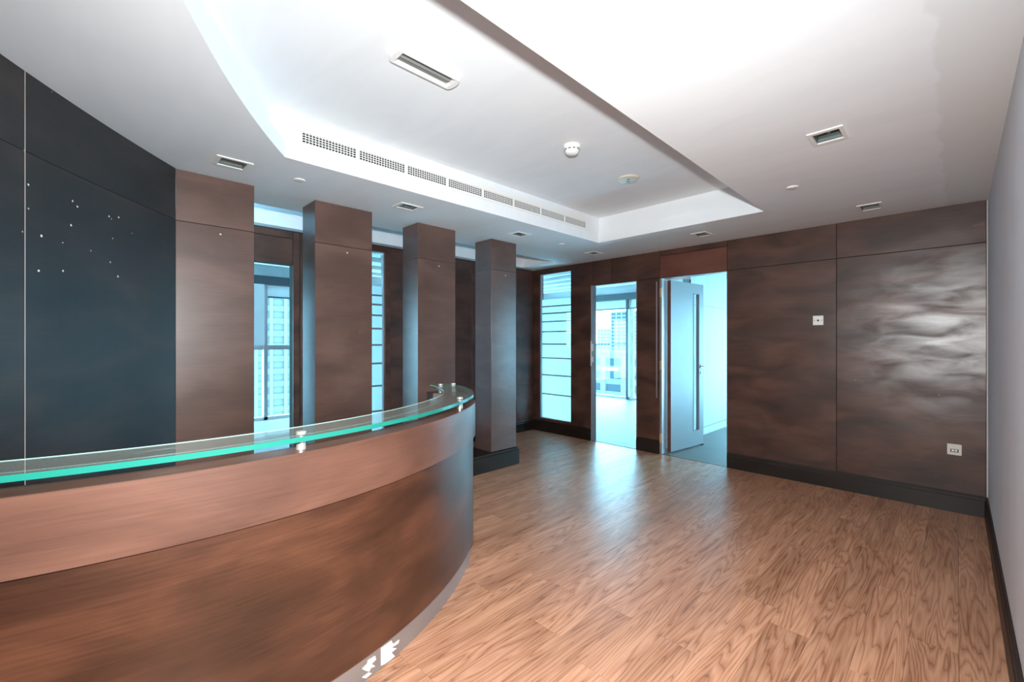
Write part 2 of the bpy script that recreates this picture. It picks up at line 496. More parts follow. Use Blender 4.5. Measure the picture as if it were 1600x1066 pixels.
# ------------------------------------------------------------------ ceiling with its two recesses
LR, UR = 6.264, 6.334
LCX, LCY = 0.848, 5.921
FX, FY, LX = -2.86, 4.185, -1.168
LXN = -1.133          # the long edge is not quite parallel to the walls
def arcpts(r, xa, xb, n=40):
    a0 = math.atan2(-math.sqrt(r * r - (xa - LCX) ** 2), xa - LCX)
    a1 = math.atan2(-math.sqrt(r * r - (xb - LCX) ** 2), xb - LCX)
    return [(LCX + r * math.cos(a0 + (a1 - a0) * i / n), LCY + r * math.sin(a0 + (a1 - a0) * i / n)) for i in range(n + 1)]
low = arcpts(LR, LXN, FX) + [(FX, FY), (LX, FY)]
upp = arcpts(UR, LXN + 0.02, FX) + [(FX, FY + 0.012), (LX + 0.02, FY + 0.012)]
cor_low = [(-4.62, -1.1), (-3.985, -1.1), (-3.985, 4.77), (-4.62, 4.77)]
RZ = 2.80
LIPZ = 2.618
LIGHTS = [(-3.188, 0.667, 0.085, 0.098), (-3.198, 1.924, 0.075, 0.102), (-3.206, 3.256, 0.075, 0.102), (-3.233, 4.628, 0.075, 0.102),
          (-1.87, 4.618, 0.078, 0.102), (-0.494, 2.893, 0.080, 0.098), (-0.506, 4.674, 0.080, 0.112)]
rects = [[(x - a, y - b), (x + a, y - b), (x + a, y + b), (x - a, y + b)] for x, y, a, b in LIGHTS]
holes_l = [[(x - a + .020, y - b + .028), (x + a - .020, y - b + .028), (x + a - .020, y + b - .028), (x - a + .020, y + b - .028)] for x, y, a, b in LIGHTS]
outer = [(XL - 0.03, -1.6), (XR + 0.03, -1.6), (XR + 0.03, YB + 0.03), (XL - 0.03, YB + 0.03)]
b = MB()
loops = [outer, low, cor_low] + holes_l
flat = [p for lp in loops for p in lp]
for t in tessellate_polygon([[Vector((x, y, 0)) for x, y in lp] for lp in loops]):
    b.face([(flat[i][0], flat[i][1], CZ) for i in t])
def strip(loop, z0, z1):
    for p, q in zip(loop, loop[1:] + loop[:1]):
        b.face([(p[0], p[1], z0), (q[0], q[1], z0), (q[0], q[1], z1), (p[0], p[1], z1)])
def ledge(la, lb, z):
    for i in range(len(la)):
        j = (i + 1) % len(la)
        if (Vector(la[i]) - Vector(lb[i])).length < 1e-4 and (Vector(la[j]) - Vector(lb[j])).length < 1e-4: continue
        b.face([(*la[i], z), (*la[j], z), (*lb[j], z), (*lb[i], z)])
strip(low, CZ, LIPZ); ledge(low, upp, LIPZ); strip(upp, LIPZ, RZ)
for t in tessellate_polygon([[Vector((x, y, 0)) for x, y in upp]]):
    b.face([(upp[i][0], upp[i][1], RZ) for i in t])
strip(cor_low, CZ, RZ)
b.face([(*p, RZ) for p in cor_low])
struct(b.build('ceiling', M['ceiling'], fix=False))
# slab over everything so that no daylight comes in above the false ceiling
struct(box('ceiling', M['office_white'], XL - 0.4, XR + 0.3, -2.2, YB + 0.02, 2.86, 2.95))

# ------------------------------------------------------------------ walls of the reception
# right wall
wr = struct(box('wall_right', M['grey_wall'], XR, XR + 0.12, -1.6, YB + 0.09, 0, 2.86))
struct(box('trim_1', M['pale_joint'], XR - 0.008, XR - 0.0005, YB - 0.007, YB - 0.0005, 0.165, CZ - 0.003))
def skirting(name, pts, z1, depth, side):
    """pts: straight run (x0,y0)-(x1,y1); side: unit vector from the wall into the room"""
    (xa, ya), (xb, yb) = pts
    prof = [(0, 0), (depth, 0), (depth, z1 - 0.038), (depth - 0.005, z1 - 0.030), (depth - 0.005, z1 - 0.012), (depth - 0.012, z1), (0, z1)]
    m = MB()
    for (d0, h0), (d1, h1) in zip(prof, prof[1:] + prof[:1]):
        m.face([(xa + side[0] * d0, ya + side[1] * d0, h0), (xb + side[0] * d0, yb + side[1] * d0, h0),
                (xb + side[0] * d1, yb + side[1] * d1, h1), (xa + side[0] * d1, ya + side[1] * d1, h1)])
    for (x, y) in pts:
        m.face([(x + side[0] * d, y + side[1] * d, h) for d, h in prof])
    return struct(m.build(name, M['base']))
skirting('baseboard_right', [(XR, -1.3), (XR, YB - 0.022)], 0.165, 0.02, (-1, 0))

# back wall: backing with openings, veneer panels in front
WINX0, WINX1, WINZ0, WINZ1 = -4.585, -3.968, 0.195, 2.44
D1X0, D1X1 = -3.606, -2.899
D2X0, D2X1 = -2.583, -1.789
bk = MB()
y0, y1 = YB + 0.012, YB + 0.095
bk.box(XL - 0.1, WINX0, y0, y1, 0, 2.86)
bk.box(WINX0, WINX1, y0, y1, 0, WINZ0); bk.box(WINX0, WINX1, y0, y1, WINZ1, 2.86)
bk.box(WINX1, D1X0, y0, y1, 0, 2.86)
bk.box(D1X0, D1X1, y0, y1, HJ, 2.86)
bk.box(D1X1, D2X0, y0, y1, 0, 2.86)
bk.box(D2X0, D2X1, y0, y1, HJ, 2.86)
bk.box(D2X1, XR + 0.12, y0, y1, 0, 2.86)
wb = struct(bk.build('wall_back', [M['joint']], None))
G = 0.0022
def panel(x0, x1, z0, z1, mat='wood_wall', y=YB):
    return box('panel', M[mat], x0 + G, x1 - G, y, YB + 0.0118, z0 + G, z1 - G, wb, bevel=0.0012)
# window panel (one sheet cut round the opening, and over to the joint above door 1)
pm = MB()
T0, T1 = YB, YB + 0.0118
top = CZ - 0.003
pm.box(XL + 0.001, WINX0, T0, T1, 0.003, top)
pm.box(WINX0, WINX1, T0, T1, 0.003, WINZ0); pm.box(WINX0, WINX1, T0, T1, WINZ1, top)
pm.box(WINX1, D1X0, T0, T1, 0.003, top)
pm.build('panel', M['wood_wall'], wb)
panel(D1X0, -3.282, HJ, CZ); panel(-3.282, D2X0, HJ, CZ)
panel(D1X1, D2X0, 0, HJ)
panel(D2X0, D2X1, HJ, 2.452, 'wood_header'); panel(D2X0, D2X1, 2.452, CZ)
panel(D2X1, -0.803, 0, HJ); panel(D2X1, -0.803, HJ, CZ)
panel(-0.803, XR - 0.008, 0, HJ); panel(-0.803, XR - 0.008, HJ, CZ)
# broken chip beside the right wall, where the veneer is torn away
ch = MB(); ch.box(0.085, 0.155, YB - 0.0012, YB + 0.001, 2.318, 2.332); ch.box(0.125, 0.150, YB - 0.0014, YB + 0.001, 2.331, 2.340)
ch.build('torn_patch', M['wood_header'], wb)['label'] = 'torn strip of veneer near the ceiling corner'
skirting('baseboard_back', [(XL + 0.02, YB), (D1X0 - 0.02, YB)], 0.165, 0.02, (0, -1))
skirting('baseboard_back', [(D1X1, YB), (D2X0 - 0.002, YB)], 0.165, 0.02, (0, -1))
skirting('baseboard_back', [(D2X1 + 0.002, YB), (XR - 0.002, YB)], 0.165, 0.02, (0, -1))
struct(box('trim_2', M['alu'], -2.630, -2.616, YB - 0.006, YB - 0.0003, 0.69, 2.14))

# window 1: frosted side light in the back wall
def frosted_window(name, axis, a0, a1, z0, z1, d):
    """axis 'x': runs along x in the back wall, glass plane at y = d; 'y': runs along y in the left wall, glass at x = d"""
    def bx(nm, mat, p0, p1, q0, q1, h0, h1, par, bevel=0):
        if axis == 'x': return box(nm, mat, p0, p1, d + q0, d + q1, h0, h1, par, bevel)
        return box(nm, mat, d - q1, d - q0, p0, p1, h0, h1, par, bevel)
    fw = 0.012
    w = MB()
    def add(p0, p1, q0, q1, h0, h1):
        if axis == 'x': w.box(p0, p1, d + q0, d + q1, h0, h1)
        else: w.box(d - q1, d - q0, p0, p1, h0, h1)
    add(a0, a0 + fw, -0.036, 0.02, z0, z1); add(a1 - fw, a1, -0.036, 0.02, z0, z1)
    add(a0 + fw, a1 - fw, -0.036, 0.02, z0, z0 + fw); add(a0 + fw, a1 - fw, -0.036, 0.02, z1 - fw, z1)
    r = struct(w.build(name, M['alu']))
    i0, i1 = a0 + fw + 0.001, a1 - fw - 0.001
    bx('pane', M['pane'], i0, i1, -0.003, 0.003, z0 + fw, z1 - fw, r)
    zs = [2.045, 1.936, 1.827, 1.701, 1.545, 1.353, 1.137, 0.873, 0.577, z0 + fw + 0.002]
    for k in range(len(zs) - 1):
        t = zs[k] if k == 0 else zs[k] - 0.011
        l = zs[k + 1] + (0.011 if k < len(zs) - 2 else 0)
        bx('frosted_panel', M['frost'], i0, i1, -0.0055, -0.0035, l, t, r)
        if k < len(zs) - 2:
            bx('bar', M['bar'], i0, i1, -0.010, -0.0036, zs[k + 1] - 0.009, zs[k + 1] + 0.009, r)
    return r
frosted_window('window_1', 'x', WINX0 + 0.001, WINX1 - 0.001, WINZ0 + 0.001, WINZ1 - 0.001, YB + 0.055)

# door 1: frame of the open doorway, leaf folded away out of sight
f = MB()
f.box(D1X0, D1X0 + 0.012, YB - 0.012, YB + 0.10, 0, HJ - 0.003)
f.box(D1X1 - 0.010, D1X1, YB + 0.0, YB + 0.10, 0, HJ - 0.003)
f.box(D1X0 + 0.012, D1X1 - 0.010, YB + 0.001, YB + 0.10, HJ - 0.014, HJ - 0.003)
d1 = struct(f.build('door_1', M['alu'], bevel=0.0015))
s_ = MB(); s_.box(D1X0 - 0.002, D1X0 + 0.0135, YB - 0.0145, YB - 0.0125, 1.05, 1.40); s_.box(D1X0 + 0.0121, D1X0 + 0.016, YB - 0.010, YB + 0.03, 1.10, 1.18)
s_.box(D1X0 + 0.0121, D1X0 + 0.016, YB - 0.010, YB + 0.03, 1.26, 1.36)
s_.build('strike_plate', M['plastic'], d1)['label'] = 'white lock strike plate'
box('threshold', M['bar'], D1X0 + 0.013, D1X1 - 0.012, YB - 0.005, YB + 0.012, 0.0, 0.004, d1)
box('reveal_skirting', M['base'], D1X0 - 0.018, D1X0 - 0.0005, YB - 0.021, YB - 0.0005, 0, 0.165, d1)

# door 2: frame, leaf swung into the room behind
f = MB()
f.box(D2X0, D2X0 + 0.028, YB - 0.004, YB + 0.10, 0, HJ - 0.003)
f.box(D2X1 - 0.006, D2X1 - 0.0005, YB + 0.001, YB + 0.10, 0, HJ - 0.003)
f.box(D2X0 + 0.028, D2X1 - 0.006, YB + 0.001, YB + 0.10, HJ - 0.012, HJ - 0.003)
d2 = struct(f.build('door_2', M['alu'], bevel=0.0015))
box('threshold', M['bar'], D2X0 + 0.029, D2X1 - 0.008, YB - 0.005, YB + 0.012, 0.0, 0.004, d2)
LEAFW, LEAFH, LT = 0.77, 2.155, 0.045
M['leaf'] = wood('door_leaf_paint', (0.215, 0.22, 0.235), (0.225, 0.23, 0.245), (0.235, 0.24, 0.255), rough=0.4, speck=False)
lm = MB()   # local: hinge edge at origin, leaf along +x, thickness -LT..0 in y, slit near the free edge
sx0, sx1, sz0, sz1 = 0.520, 0.665, 0.21, 2.02
lm.box(0, sx0, -LT, 0, 0.008, LEAFH); lm.box(sx1, LEAFW, -LT, 0, 0.008, LEAFH)
lm.box(sx0, sx1, -LT, 0, 0.008, sz0); lm.box(sx0, sx1, -LT, 0, sz1, LEAFH)
leaf = lm.build('door_leaf', [M['leaf']], d2)
LPX, LPY, LANG = -2.547, YB + 0.135, math.radians(83.0)
leaf.location = (LPX, LPY, 0.004); leaf.rotation_euler = (0, 0, LANG)
leaf['label'] = 'pale painted door leaf with a tall glazed slit'
bh = MB(); bh.box(-0.0015, 0.0, -LT, 0, 0.008, LEAFH)
bh.build('edge_strip', M['wood_header'], leaf)
box('pane', M['pane'], sx0 + .001, sx1 - .001, -LT / 2 - 0.003, -LT / 2 + 0.003, sz0 + .001, sz1 - .001, leaf)
bd = MB()
for q in (sx0, sx1 - 0.008): bd.box(q, q + 0.008, -LT - 0.004, -LT, sz0 - 0.008, sz1 + 0.008)
for q in (sz0 - 0.008, sz1): bd.box(sx0, sx1, -LT - 0.004, -LT, q, q + 0.008)
bd.build('glazing_bead', M['leaf'], leaf)
h = MB()
h.tube((0.715, -LT, 1.055), (0.715, -LT - 0.008, 1.055), 0.026, 20)
h.tube((0.715, -LT - 0.008, 1.055), (0.715, -LT - 0.05, 1.055), 0.010, 12)
h.tube((0.722, -LT - 0.05, 1.055), (0.590, -LT - 0.05, 1.050), 0.0095, 12)
M['dark_chrome'] = plain('dark_polished_metal', (0.22, 0.22, 0.22), 0.2, 0.9)
h.build('lever_handle', M['dark_chrome'], leaf, smooth=40)
h = MB(); h.tube((0.715, -LT, 0.965), (0.715, -LT - 0.007, 0.965), 0.024, 20); h.tube((0.715, -LT - 0.007, 0.965), (0.715, -LT - 0.012, 0.965), 0.009, 12, 1)
h.build('lock_rose', [M['dark_chrome'], M['black']], leaf, smooth=40)
for z in (2.0, 1.1, 0.2):
    hg = MB()
    hg.tube((-2.552, YB - 0.012, z - 0.058), (-2.552, YB - 0.012, z + 0.058), 0.009, 12)
    hg.box(-2.582, -2.555, YB - 0.0075, YB - 0.0045, z - 0.056, z + 0.056)
    hg.build('hinge', M['brass'], d2, smooth=40)
# closer arm over the leaf
ca = MB()
ca.tube((-2.50, YB + 0.17, 2.171), (-2.30, YB + 0.20, 2.171), 0.007, 10)
ca.lathe([(0, 2.155), (0.016, 2.157), (0.018, 2.166), (0.016, 2.176), (0, 2.178)], -2.295, YB + 0.20, 14)
ca.build('closer_arm', M['plastic'], d2, smooth=50)

# left wall with a doorway and a frosted window
LD0, LD1, LDZ = 0.72, 1.514, 2.170
LW0, LW1, LWZ0, LWZ1 = 1.93, 2.535, 0.22, 2.445
bk = MB(); x0, x1 = XL - 0.10, XL - 0.014
for ya, yb, za, zb in ((-1.6, LD0, 0, 2.86), (LD0, LD1, LDZ, 2.86), (LD1, LW0, 0, 2.86), (LW0, LW1, 0, LWZ0), (LW0, LW1, LWZ1, 2.86), (LW1, YB + 0.012, 0, 2.86)):
    bk.box(x0, x1, ya, yb, za, zb)
wl = struct(bk.build('wall_left', M['joint']))
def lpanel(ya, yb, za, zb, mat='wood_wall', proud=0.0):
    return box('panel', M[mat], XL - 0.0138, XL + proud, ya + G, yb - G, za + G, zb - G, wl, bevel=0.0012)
lpanel(-1.6, 0.62, 0, 2.505)
lpanel(0.62, LD0, 0, 2.505, 'wood_wall', 0.006); lpanel(LD1, 1.58, 0, 2.505, 'wood_wall', 0.006)
lpanel(LD0, LD1, LDZ, 2.435); lpanel(LD0, LD1, 2.435, 2.505, 'wood_wall', 0.006)
lpanel(1.58, LW0 - 0.065, 0, 2.505)
pm = MB()
for ya, yb, za, zb in ((LW0 - 0.065, LW0, 0, 2.505), (LW1, 2.60, 0, 2.505), (LW0, LW1, 0, LWZ0), (LW0, LW1, LWZ1, 2.505)):
    pm.box(XL - 0.0138, XL + 0.004, ya, yb, za, zb)
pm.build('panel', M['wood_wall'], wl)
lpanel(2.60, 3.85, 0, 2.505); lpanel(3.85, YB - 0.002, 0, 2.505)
skirting('baseboard_left', [(XL, 2.60), (XL, YB - 0.002)], 0.165, 0.02, (1, 0))
skirting('baseboard_left', [(XL, 1.58), (XL, 1.9)], 0.165, 0.02, (1, 0))
frosted_window('window_2', 'y', LW0 + 0.001, LW1 - 0.001, LWZ0 + 0.001, LWZ1 - 0.001, XL - 0.055)
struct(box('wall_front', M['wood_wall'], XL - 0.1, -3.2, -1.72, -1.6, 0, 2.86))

# curved wall behind the desk
cw = MB()
a_end = 231.06
cw.arc(WX, WY, WR + 0.014, WR + 0.10, 0, 2.86, a_end, 259.3, 40)
cwall = struct(cw.build('wall_curved', M['joint']))
edges = [a_end, 238.03, 244.94, 251.85, 259.2]
for k in range(4):
    for za, zb in ((0.0, HJ + 0.004), (HJ + 0.004, CZ)):
        p_ = MB(); ga = math.degrees(0.0012 / WR) + (0.0 if k else 0.0)
        p_.arc(WX, WY, WR, WR + 0.0135, za + 0.0015, zb - 0.0015, edges[k] + ga, edges[k + 1] - ga, 12)
        p_.build('panel', M['wood_curve'], cwall)
jt = MB(); jt.arc(WX, WY, WR - 0.0006, WR + 0.0136, 0.0, CZ - 0.002, 238.03 - 0.010, 238.03 + 0.010, 1)
jt.build('joint_strip', M['pale_joint'], cwall)
fs = MB()
SP = [(237.93, 2.052), (236.34, 2.057), (236.15, 2.039), (236.4, 1.941), (237.49, 1.854), (236.72, 1.849), (235.58, 1.847), (234.77, 2.05), (234.65, 2.042),
      (234.3, 2.065), (234.59, 1.941), (233.63, 2.004), (237.93, 1.952), (238.12, 1.849), (234.71, 1.812), (234.34, 1.747), (236.71, 1.72), (237.59, 1.70)]
for a, z in SP:
    r = random.uniform(0.003, 0.0065)
    an = math.radians(a)
    n_ = Vector((-math.cos(an), -math.sin(an), 0)); tdir = Vector((-math.sin(an), math.cos(an), 0))
    c = Vector((WX + WR * math.cos(an), WY + WR * math.sin(an), z)) + n_ * 0.0012
    fs.face([c + r * random.uniform(.7, 1.2) * (math.cos(q) * tdir + math.sin(q) * Vector((0, 0, 1))) for q in [i * math.pi / 4 for i in range(8)]])
so = fs.build('filler_spot', M['filler'], cwall, fix=False); so['kind'] = 'stuff'

# ------------------------------------------------------------------ office beyond: outer glazing and white walls
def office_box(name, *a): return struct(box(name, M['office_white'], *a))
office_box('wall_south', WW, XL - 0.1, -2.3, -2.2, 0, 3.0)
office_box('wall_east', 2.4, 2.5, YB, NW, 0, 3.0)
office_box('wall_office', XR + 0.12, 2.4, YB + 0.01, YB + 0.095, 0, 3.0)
pt = MB(); pt.box(-2.77, -2.672, 6.18, NW - 0.07, 0, 2.75); pt.box(-2.77, -2.672, YB + 0.10, 5.92, 0, 2.75)
part = struct(pt.build('wall_partition', M['joint']))
for ya, yb in ((YB + 0.10, 5.92), (6.18, 6.78), (6.78, 7.38), (7.38, 8.2), (8.2, NW - 0.07)):
    for za, zb in ((0.11, HJ - 0.26), (HJ - 0.26, 2.748)):
        box('panel', M['office_white'], -2.671, -2.660, ya + .002, yb - .002, za + .002, zb - .002, part, bevel=0.001)
struct(box('baseboard_partition', M['office_white'], -2.671, -2.648, YB + 0.101, NW - 0.08, 0, 0.105))
struct(box('trim_3', M['dark_alu'], -2.76, -2.672, 5.925, 6.175, 2.12, 2.74))
box('panel', M['office_white'], -2.671, -2.660, 5.922, 6.178, 0.11, 2.118, part, bevel=0.001)
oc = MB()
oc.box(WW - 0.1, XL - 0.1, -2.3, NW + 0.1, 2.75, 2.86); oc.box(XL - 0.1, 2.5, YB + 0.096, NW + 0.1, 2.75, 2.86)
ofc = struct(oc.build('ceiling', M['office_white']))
for k in range(7):
    box('ceiling_beam', M['office_white'], WW + 0.3, -2.8, 5.5 + k * 0.55, 5.62 + k * 0.55, 2.69, 2.7499, ofc)
for k in range(5):
    box('ceiling_beam', M['office_white'], WW + 0.45 + k * 0.7, WW + 0.6 + k * 0.7, -2.0, 5.3, 2.69, 2.7499, ofc)

def glazing(name, axis, d, marks):
    """floor to ceiling glazing: marks are the mullion centres along the wall"""
    def B(m, p0, p1, q0, q1, z0, z1):
        if axis == 'x': m.box(p0, p1, d + q0, d + q1, z0, z1)
        else: m.box(d + q0, d + q1, p0, p1, z0, z1)
    out = 1 if axis == 'x' else -1
    root = MB(); B(root, marks[0], marks[-1], -0.05, 0.05, 0, 0.05)
    r = struct(root.build(name, M['office_white']))
    m = MB(); B(m, marks[0], marks[-1], -0.12, 0.12, 2.40, 2.55); m.build('bulkhead', M['dark_alu'], r)
    m = MB(); B(m, marks[0], marks[-1], -0.05, 0.05, 2.55, 2.76); m.build('head_panel', M['office_white'], r)
    m = MB(); B(m, marks[0], marks[-1], -0.035, 0.035, 2.175, 2.20); m.build('transom', M['dark_alu'], r)
    m = MB(); B(m, marks[0], marks[-1], -0.02, 0.02, 1.245, 1.325); m.build('guard_rail', M['alu'] if axis == 'y' else M['pane'], r) if axis == 'y' else None
    for c in marks:
        m = MB(); B(m, c - 0.03, c + 0.03, -0.07, 0.05, 0, 2.40); m.build('mullion', M['dark_alu'] if axis == 'x' else M['alu'], r)
    for a, c in zip(marks, marks[1:]):
        m = MB(); B(m, a + 0.031, c - 0.031, -0.004, 0.004, 0.051, 2.174); m.build('pane', M['pane'], r)
        m = MB(); B(m, a + 0.035, c - 0.035, -0.012, -0.006, 2.201, 2.399); m.build('roller_blind', M['blind'], r)
    return r
glazing('window_3', 'x', NW, [WW, -7.10, -5.565, -4.1, -2.72, -1.3, 0.2, 1.6, 2.4])
glazing('window_4', 'y', WW, [-2.2, -0.6, 0.85, 2.31, 3.8, 5.3, 6.8, 8.2, NW])
struct(box('trim_4', M['curtain'], -5.500, -5.393, NW - 0.055, NW - 0.03, 0.05, 2.17))
struct(box('trim_5', M['office_white'], WW + 0.08, WW + 0.18, 2.06, 2.255, 1.325, 2.39))

# ------------------------------------------------------------------ pillars and their plinth
PX0, PX1 = -3.82, -3.548
PIL = [(0.4245, 0.874), (1.303, 1.782), (2.241, 2.678), (3.164, 3.545)]
who = ['dark veneered pillar at the end of the curved black wall', 'dark veneered pillar just beside the open doorway seen over the desk',
       'dark veneered pillar directly behind the curled glass end of the desk', 'last dark veneered pillar, its base standing clear on the floor beyond the desk']
for k, (ya, yb) in enumerate(PIL):
    t = empty('pillar', (-3.684, (ya + yb) / 2, 0.19))
    tag(t, who[k], 'pillar', 'pillars between desk and corridor')
    cx_, cy_ = -3.684, (ya + yb) / 2
    px1 = PX1 if k else -3.537
    for za, zb, nm in ((0.19, HJ - 0.002, 'lower_panel'), (HJ + 0.0015, CZ - 0.004, 'upper_panel')):
        m = MB(); m.box(PX0 - cx_, px1 - cx_, ya - cy_, yb - cy_, za - 0.19, zb - 0.19)
        m.build(nm, M['wood_col'], t, bevel=0.0012)
    m = MB(); m.box(PX0 - cx_ + .004, px1 - cx_ - .004, ya - cy_ + .004, yb - cy_ - .004, HJ - 0.193, HJ - 0.187); m.build('joint', M['joint'], t)
    m = MB()
    m.tube((px1 - cx_ - 0.001, 0.02, HJ - 0.19 - 0.05), (px1 - cx_ + 0.0015, 0.02, HJ - 0.19 - 0.05), 0.006, 10)
    m.build('screw_hole_filler', M['filler'], t)
pl = MB()
pl.box(-3.865, -3.503, 0.44, 3.553, 0, 0.165); pl.box(-3.855, -3.513, 0.44, 3.545, 0.165, 0.187)
struct(pl.build('trim_6', M['base'], bevel=0.003))

# ------------------------------------------------------------------ reception desk
desk = empty('reception_desk', (DX, DY, 0))
tag(desk, 'curved dark wood reception desk topped by a green-edged glass counter', 'desk')
A0, A1 = -27.0, 62.0
N = 72
m = MB(); m.arc(0, 0, 1.98, 2.094, 0.115, 0.786, A0, A1, N, curl=True); m.build('front_panel', M['wood_desk'], desk, smooth=30)
m = MB(); m.arc(0, 0, 1.996, 2.108, 0.790, 1.004, A0, A1, N, curl=True); m.build('upper_band', M['wood_band'], desk, smooth=30, bevel=0.002)
m = MB(); m.arc(0, 0, 1.985, 2.093, 0.7858, 0.7902, A0, A1, N, curl=True); m.build('shadow_gap', M['joint'], desk, smooth=30)
kp = MB(); kp.arc(0, 0, 1.99, 2.074, 0.0, 0.1148, A0, A1, N, curl=True); kick = kp.build('kick_plate', M['steel'], desk, smooth=30)
kick['label'] = 'brushed metal kick plate with torn patches'
m = MB(); m.arc(0, 0, 1.885, 1.9795, 0.0, 0.96, A1 - 2.2, A1, 3, curl=True); m.arc(0, 0, 1.885, 1.9955, 0.96, 1.0035, A1 - 4.5, A1, 4, curl=True); m.build('end_panel', M['wood_desk'], desk)
m = MB(); m.arc(0, 0, 1.40, 1.9795, 0.70, 0.73, A0 + 14, A1 - 2.3, 40); m.build('work_surface', M['wood_desk'], desk)
TP = [[(14.75, .088), (16.39, .085), (16.68, .062), (17.72, .06), (17.57, .048), (16.39, .055), (17.27, .032), (16.39, .033), (16.97, .004), (16.11, .005), (15.28, .009), (14.75, .014)],
      [(12.04, .062), (12.74, .067), (12.86, .079), (13.85, .075), (13.97, .058), (13.35, .054), (13.85, .032), (13.23, .039), (12.98, .03), (12.51, .044)],
      [(12.04, .027), (12.98, .026), (13.35, .014), (12.51, .013)]]
for pts in TP:
    m = MB()
    def cp(a, z, r): return (r * math.cos(math.radians(a)), r * math.sin(math.radians(a)), z)
    tri = tessellate_polygon([[Vector((a, z * 20, 0)) for a, z in pts]])
    for t3 in tri: m.face([cp(*pts[i], 2.0765) for i in t3])
    for p, q in zip(pts, pts[1:] + pts[:1]): m.face([cp(*p, 2.0735), cp(*q, 2.0735), cp(*q, 2.0765), cp(*p, 2.0765)])
    m.build('torn_patch', M['torn'], kick, fix=False)
g = MB(); g.arc(0, 0, 1.900, 2.098, 1.0395, 1.0575, A0, 61.0, N, 0, 1, 0, curl=True, a1o=65.0)
gl = g.build('glass_counter', [M['glass'], M['glass_edge']], desk, smooth=30)
M['glass_glint'] = plain('arris_glint', (0.55, 0.80, 0.74), 0.2)
g = MB(); g.arc(0, 0, 1.8985, 1.9015, 1.0545, 1.0579, A0, 61.0, N, curl=True); g.build('edge_glint', M['glass_glint'], gl, smooth=30)  # pale line paints the light caught along the inner glass edge
for ang, r in ((5.3, 2.055), (35.6, 2.065), (60.0, 1.942), (58.9, 1.842), (-21, 2.055)):
    cx_, cy_ = r * math.cos(math.radians(ang)), r * math.sin(math.radians(ang))
    m = MB(); m.lathe([(0, 1.0045), (0.017, 1.0045), (0.0165, 1.012), (0.0155, 1.0385), (0, 1.0385)], cx_, cy_, 20)
    so = m.build('standoff', M['chrome'], desk, smooth=40)
    m = MB(); m.lathe([(0, 1.0585), (0.0165, 1.0585), (0.0172, 1.062), (0.0172, 1.067), (0.015, 1.0705), (0.004, 1.071), (0, 1.0695)], cx_, cy_, 20)
    m.build('cap', M['chrome'], so, smooth=40)

# ------------------------------------------------------------------ ceiling fittings
where = ['recessed ceiling lamp above the first pillar by the curved wall', 'recessed ceiling lamp over the gap between second and third pillar',
         'recessed ceiling lamp near the last pillar by the corridor', 'small recessed ceiling lamp in the far corner before the frosted window',
         'recessed ceiling lamp in front of the reddish door header', 'largest looking recessed ceiling lamp, alone on the right soffit',
         'recessed ceiling lamp near the right end of the back wall']
for k, (x, y, a, b_) in enumerate(LIGHTS):
    t = empty('ceiling_light', (x, y, CZ))
    tag(t, where[k], 'ceiling light', 'recessed ceiling lamps')
    ia, ib = a - 0.020, b_ - 0.028
    m = MB()
    for x0, x1, y0, y1 in ((-a, -ia, -b_, b_), (ia, a, -b_, b_), (-ia, ia, -b_, -ib), (-ia, ia, ib, b_)):
        m.box(x0, x1, y0, y1, -0.007, -0.0005)
    m.build('frame', M['plastic'], t, bevel=0.001)
    m = MB(); ia -= .002; ib -= .002; hz = 0.055
    jb, ja = ib * 0.75, ia * 0.75
    P0 = [(-ia, -ib, 0), (ia, -ib, 0), (ia, ib, 0), (-ia, ib, 0)]; P1 = [(-ja, -jb, hz), (ja, -jb, hz), (ja, jb, hz), (-ja, jb, hz)]
    for i in range(4):
        j = (i + 1) % 4; m.face([P0[i], P0[j], P1[j], P1[i]])
    m.face(P1)
    m.build('reflector', M['reflector'], t, fix=False)
    m = MB(); m.tube((0, -jb, 0.032), (0, jb * 0.6, 0.032), 0.009, 10); m.build('bulb', M['tube'], t, smooth=40)
    m = MB(); m.box(-ia, ia, -ib, ib, 0.004, 0.007); m.build('cover_glass', M['pane'], t)

t = empty('ceiling_light', (-1.896, 1.245, RZ))
tag(t, 'long white batten ceiling lamp with rounded ends inside the ceiling recess', 'ceiling light')
m = MB()
hw, hl, z0, z1 = 0.057, 0.19, -0.027, -0.0005
ring = []
for i in range(9):
    a = math.pi * i / 8; ring.append((hw * math.cos(a), hl - 0.02 + 0.02 * math.sin(a) + 0.0))
for i in range(9):
    a = math.pi + math.pi * i / 8; ring.append((hw * math.cos(a), -hl + 0.02 + 0.02 * math.sin(a)))
ihw, ihl = 0.044, 0.158
inner = [(ihw, ihl), (-ihw, ihl), (-ihw, -ihl), (ihw, -ihl)]
for p, q in zip(ring, ring[1:] + ring[:1]):
    m.face([(p[0], p[1], z1), (q[0], q[1], z1), (q[0] * .95, q[1] * .985, z0), (p[0] * .95, p[1] * .985, z0)])
fl2 = [(p[0] * .95, p[1] * .985) for p in ring] + inner
for tr in tessellate_polygon([[Vector((x, y, 0)) for x, y in fl2[:18]], [Vector((x, y, 0)) for x, y in inner]]):
    m.face([(*fl2[i], z0) for i in tr])
for p, q in zip(inner, inner[1:] + inner[:1]):
    m.face([(*p, z0), (*q, z0), (*q, z0 + .022), (*p, z0 + .022)])
m.build('housing', M['plastic'], t, fix=False)
m = MB(); m.box(-ihw, ihw, -ihl, ihl, z0 + .022, z0 + .026); m.build('reflector', M['lampgrey'], t)
m = MB(); m.tube((0, -ihl + .01, z0 + .016), (0, ihl - .01, z0 + .016), 0.0075, 12); m.build('tube', M['grey_tube'], t, smooth=40)

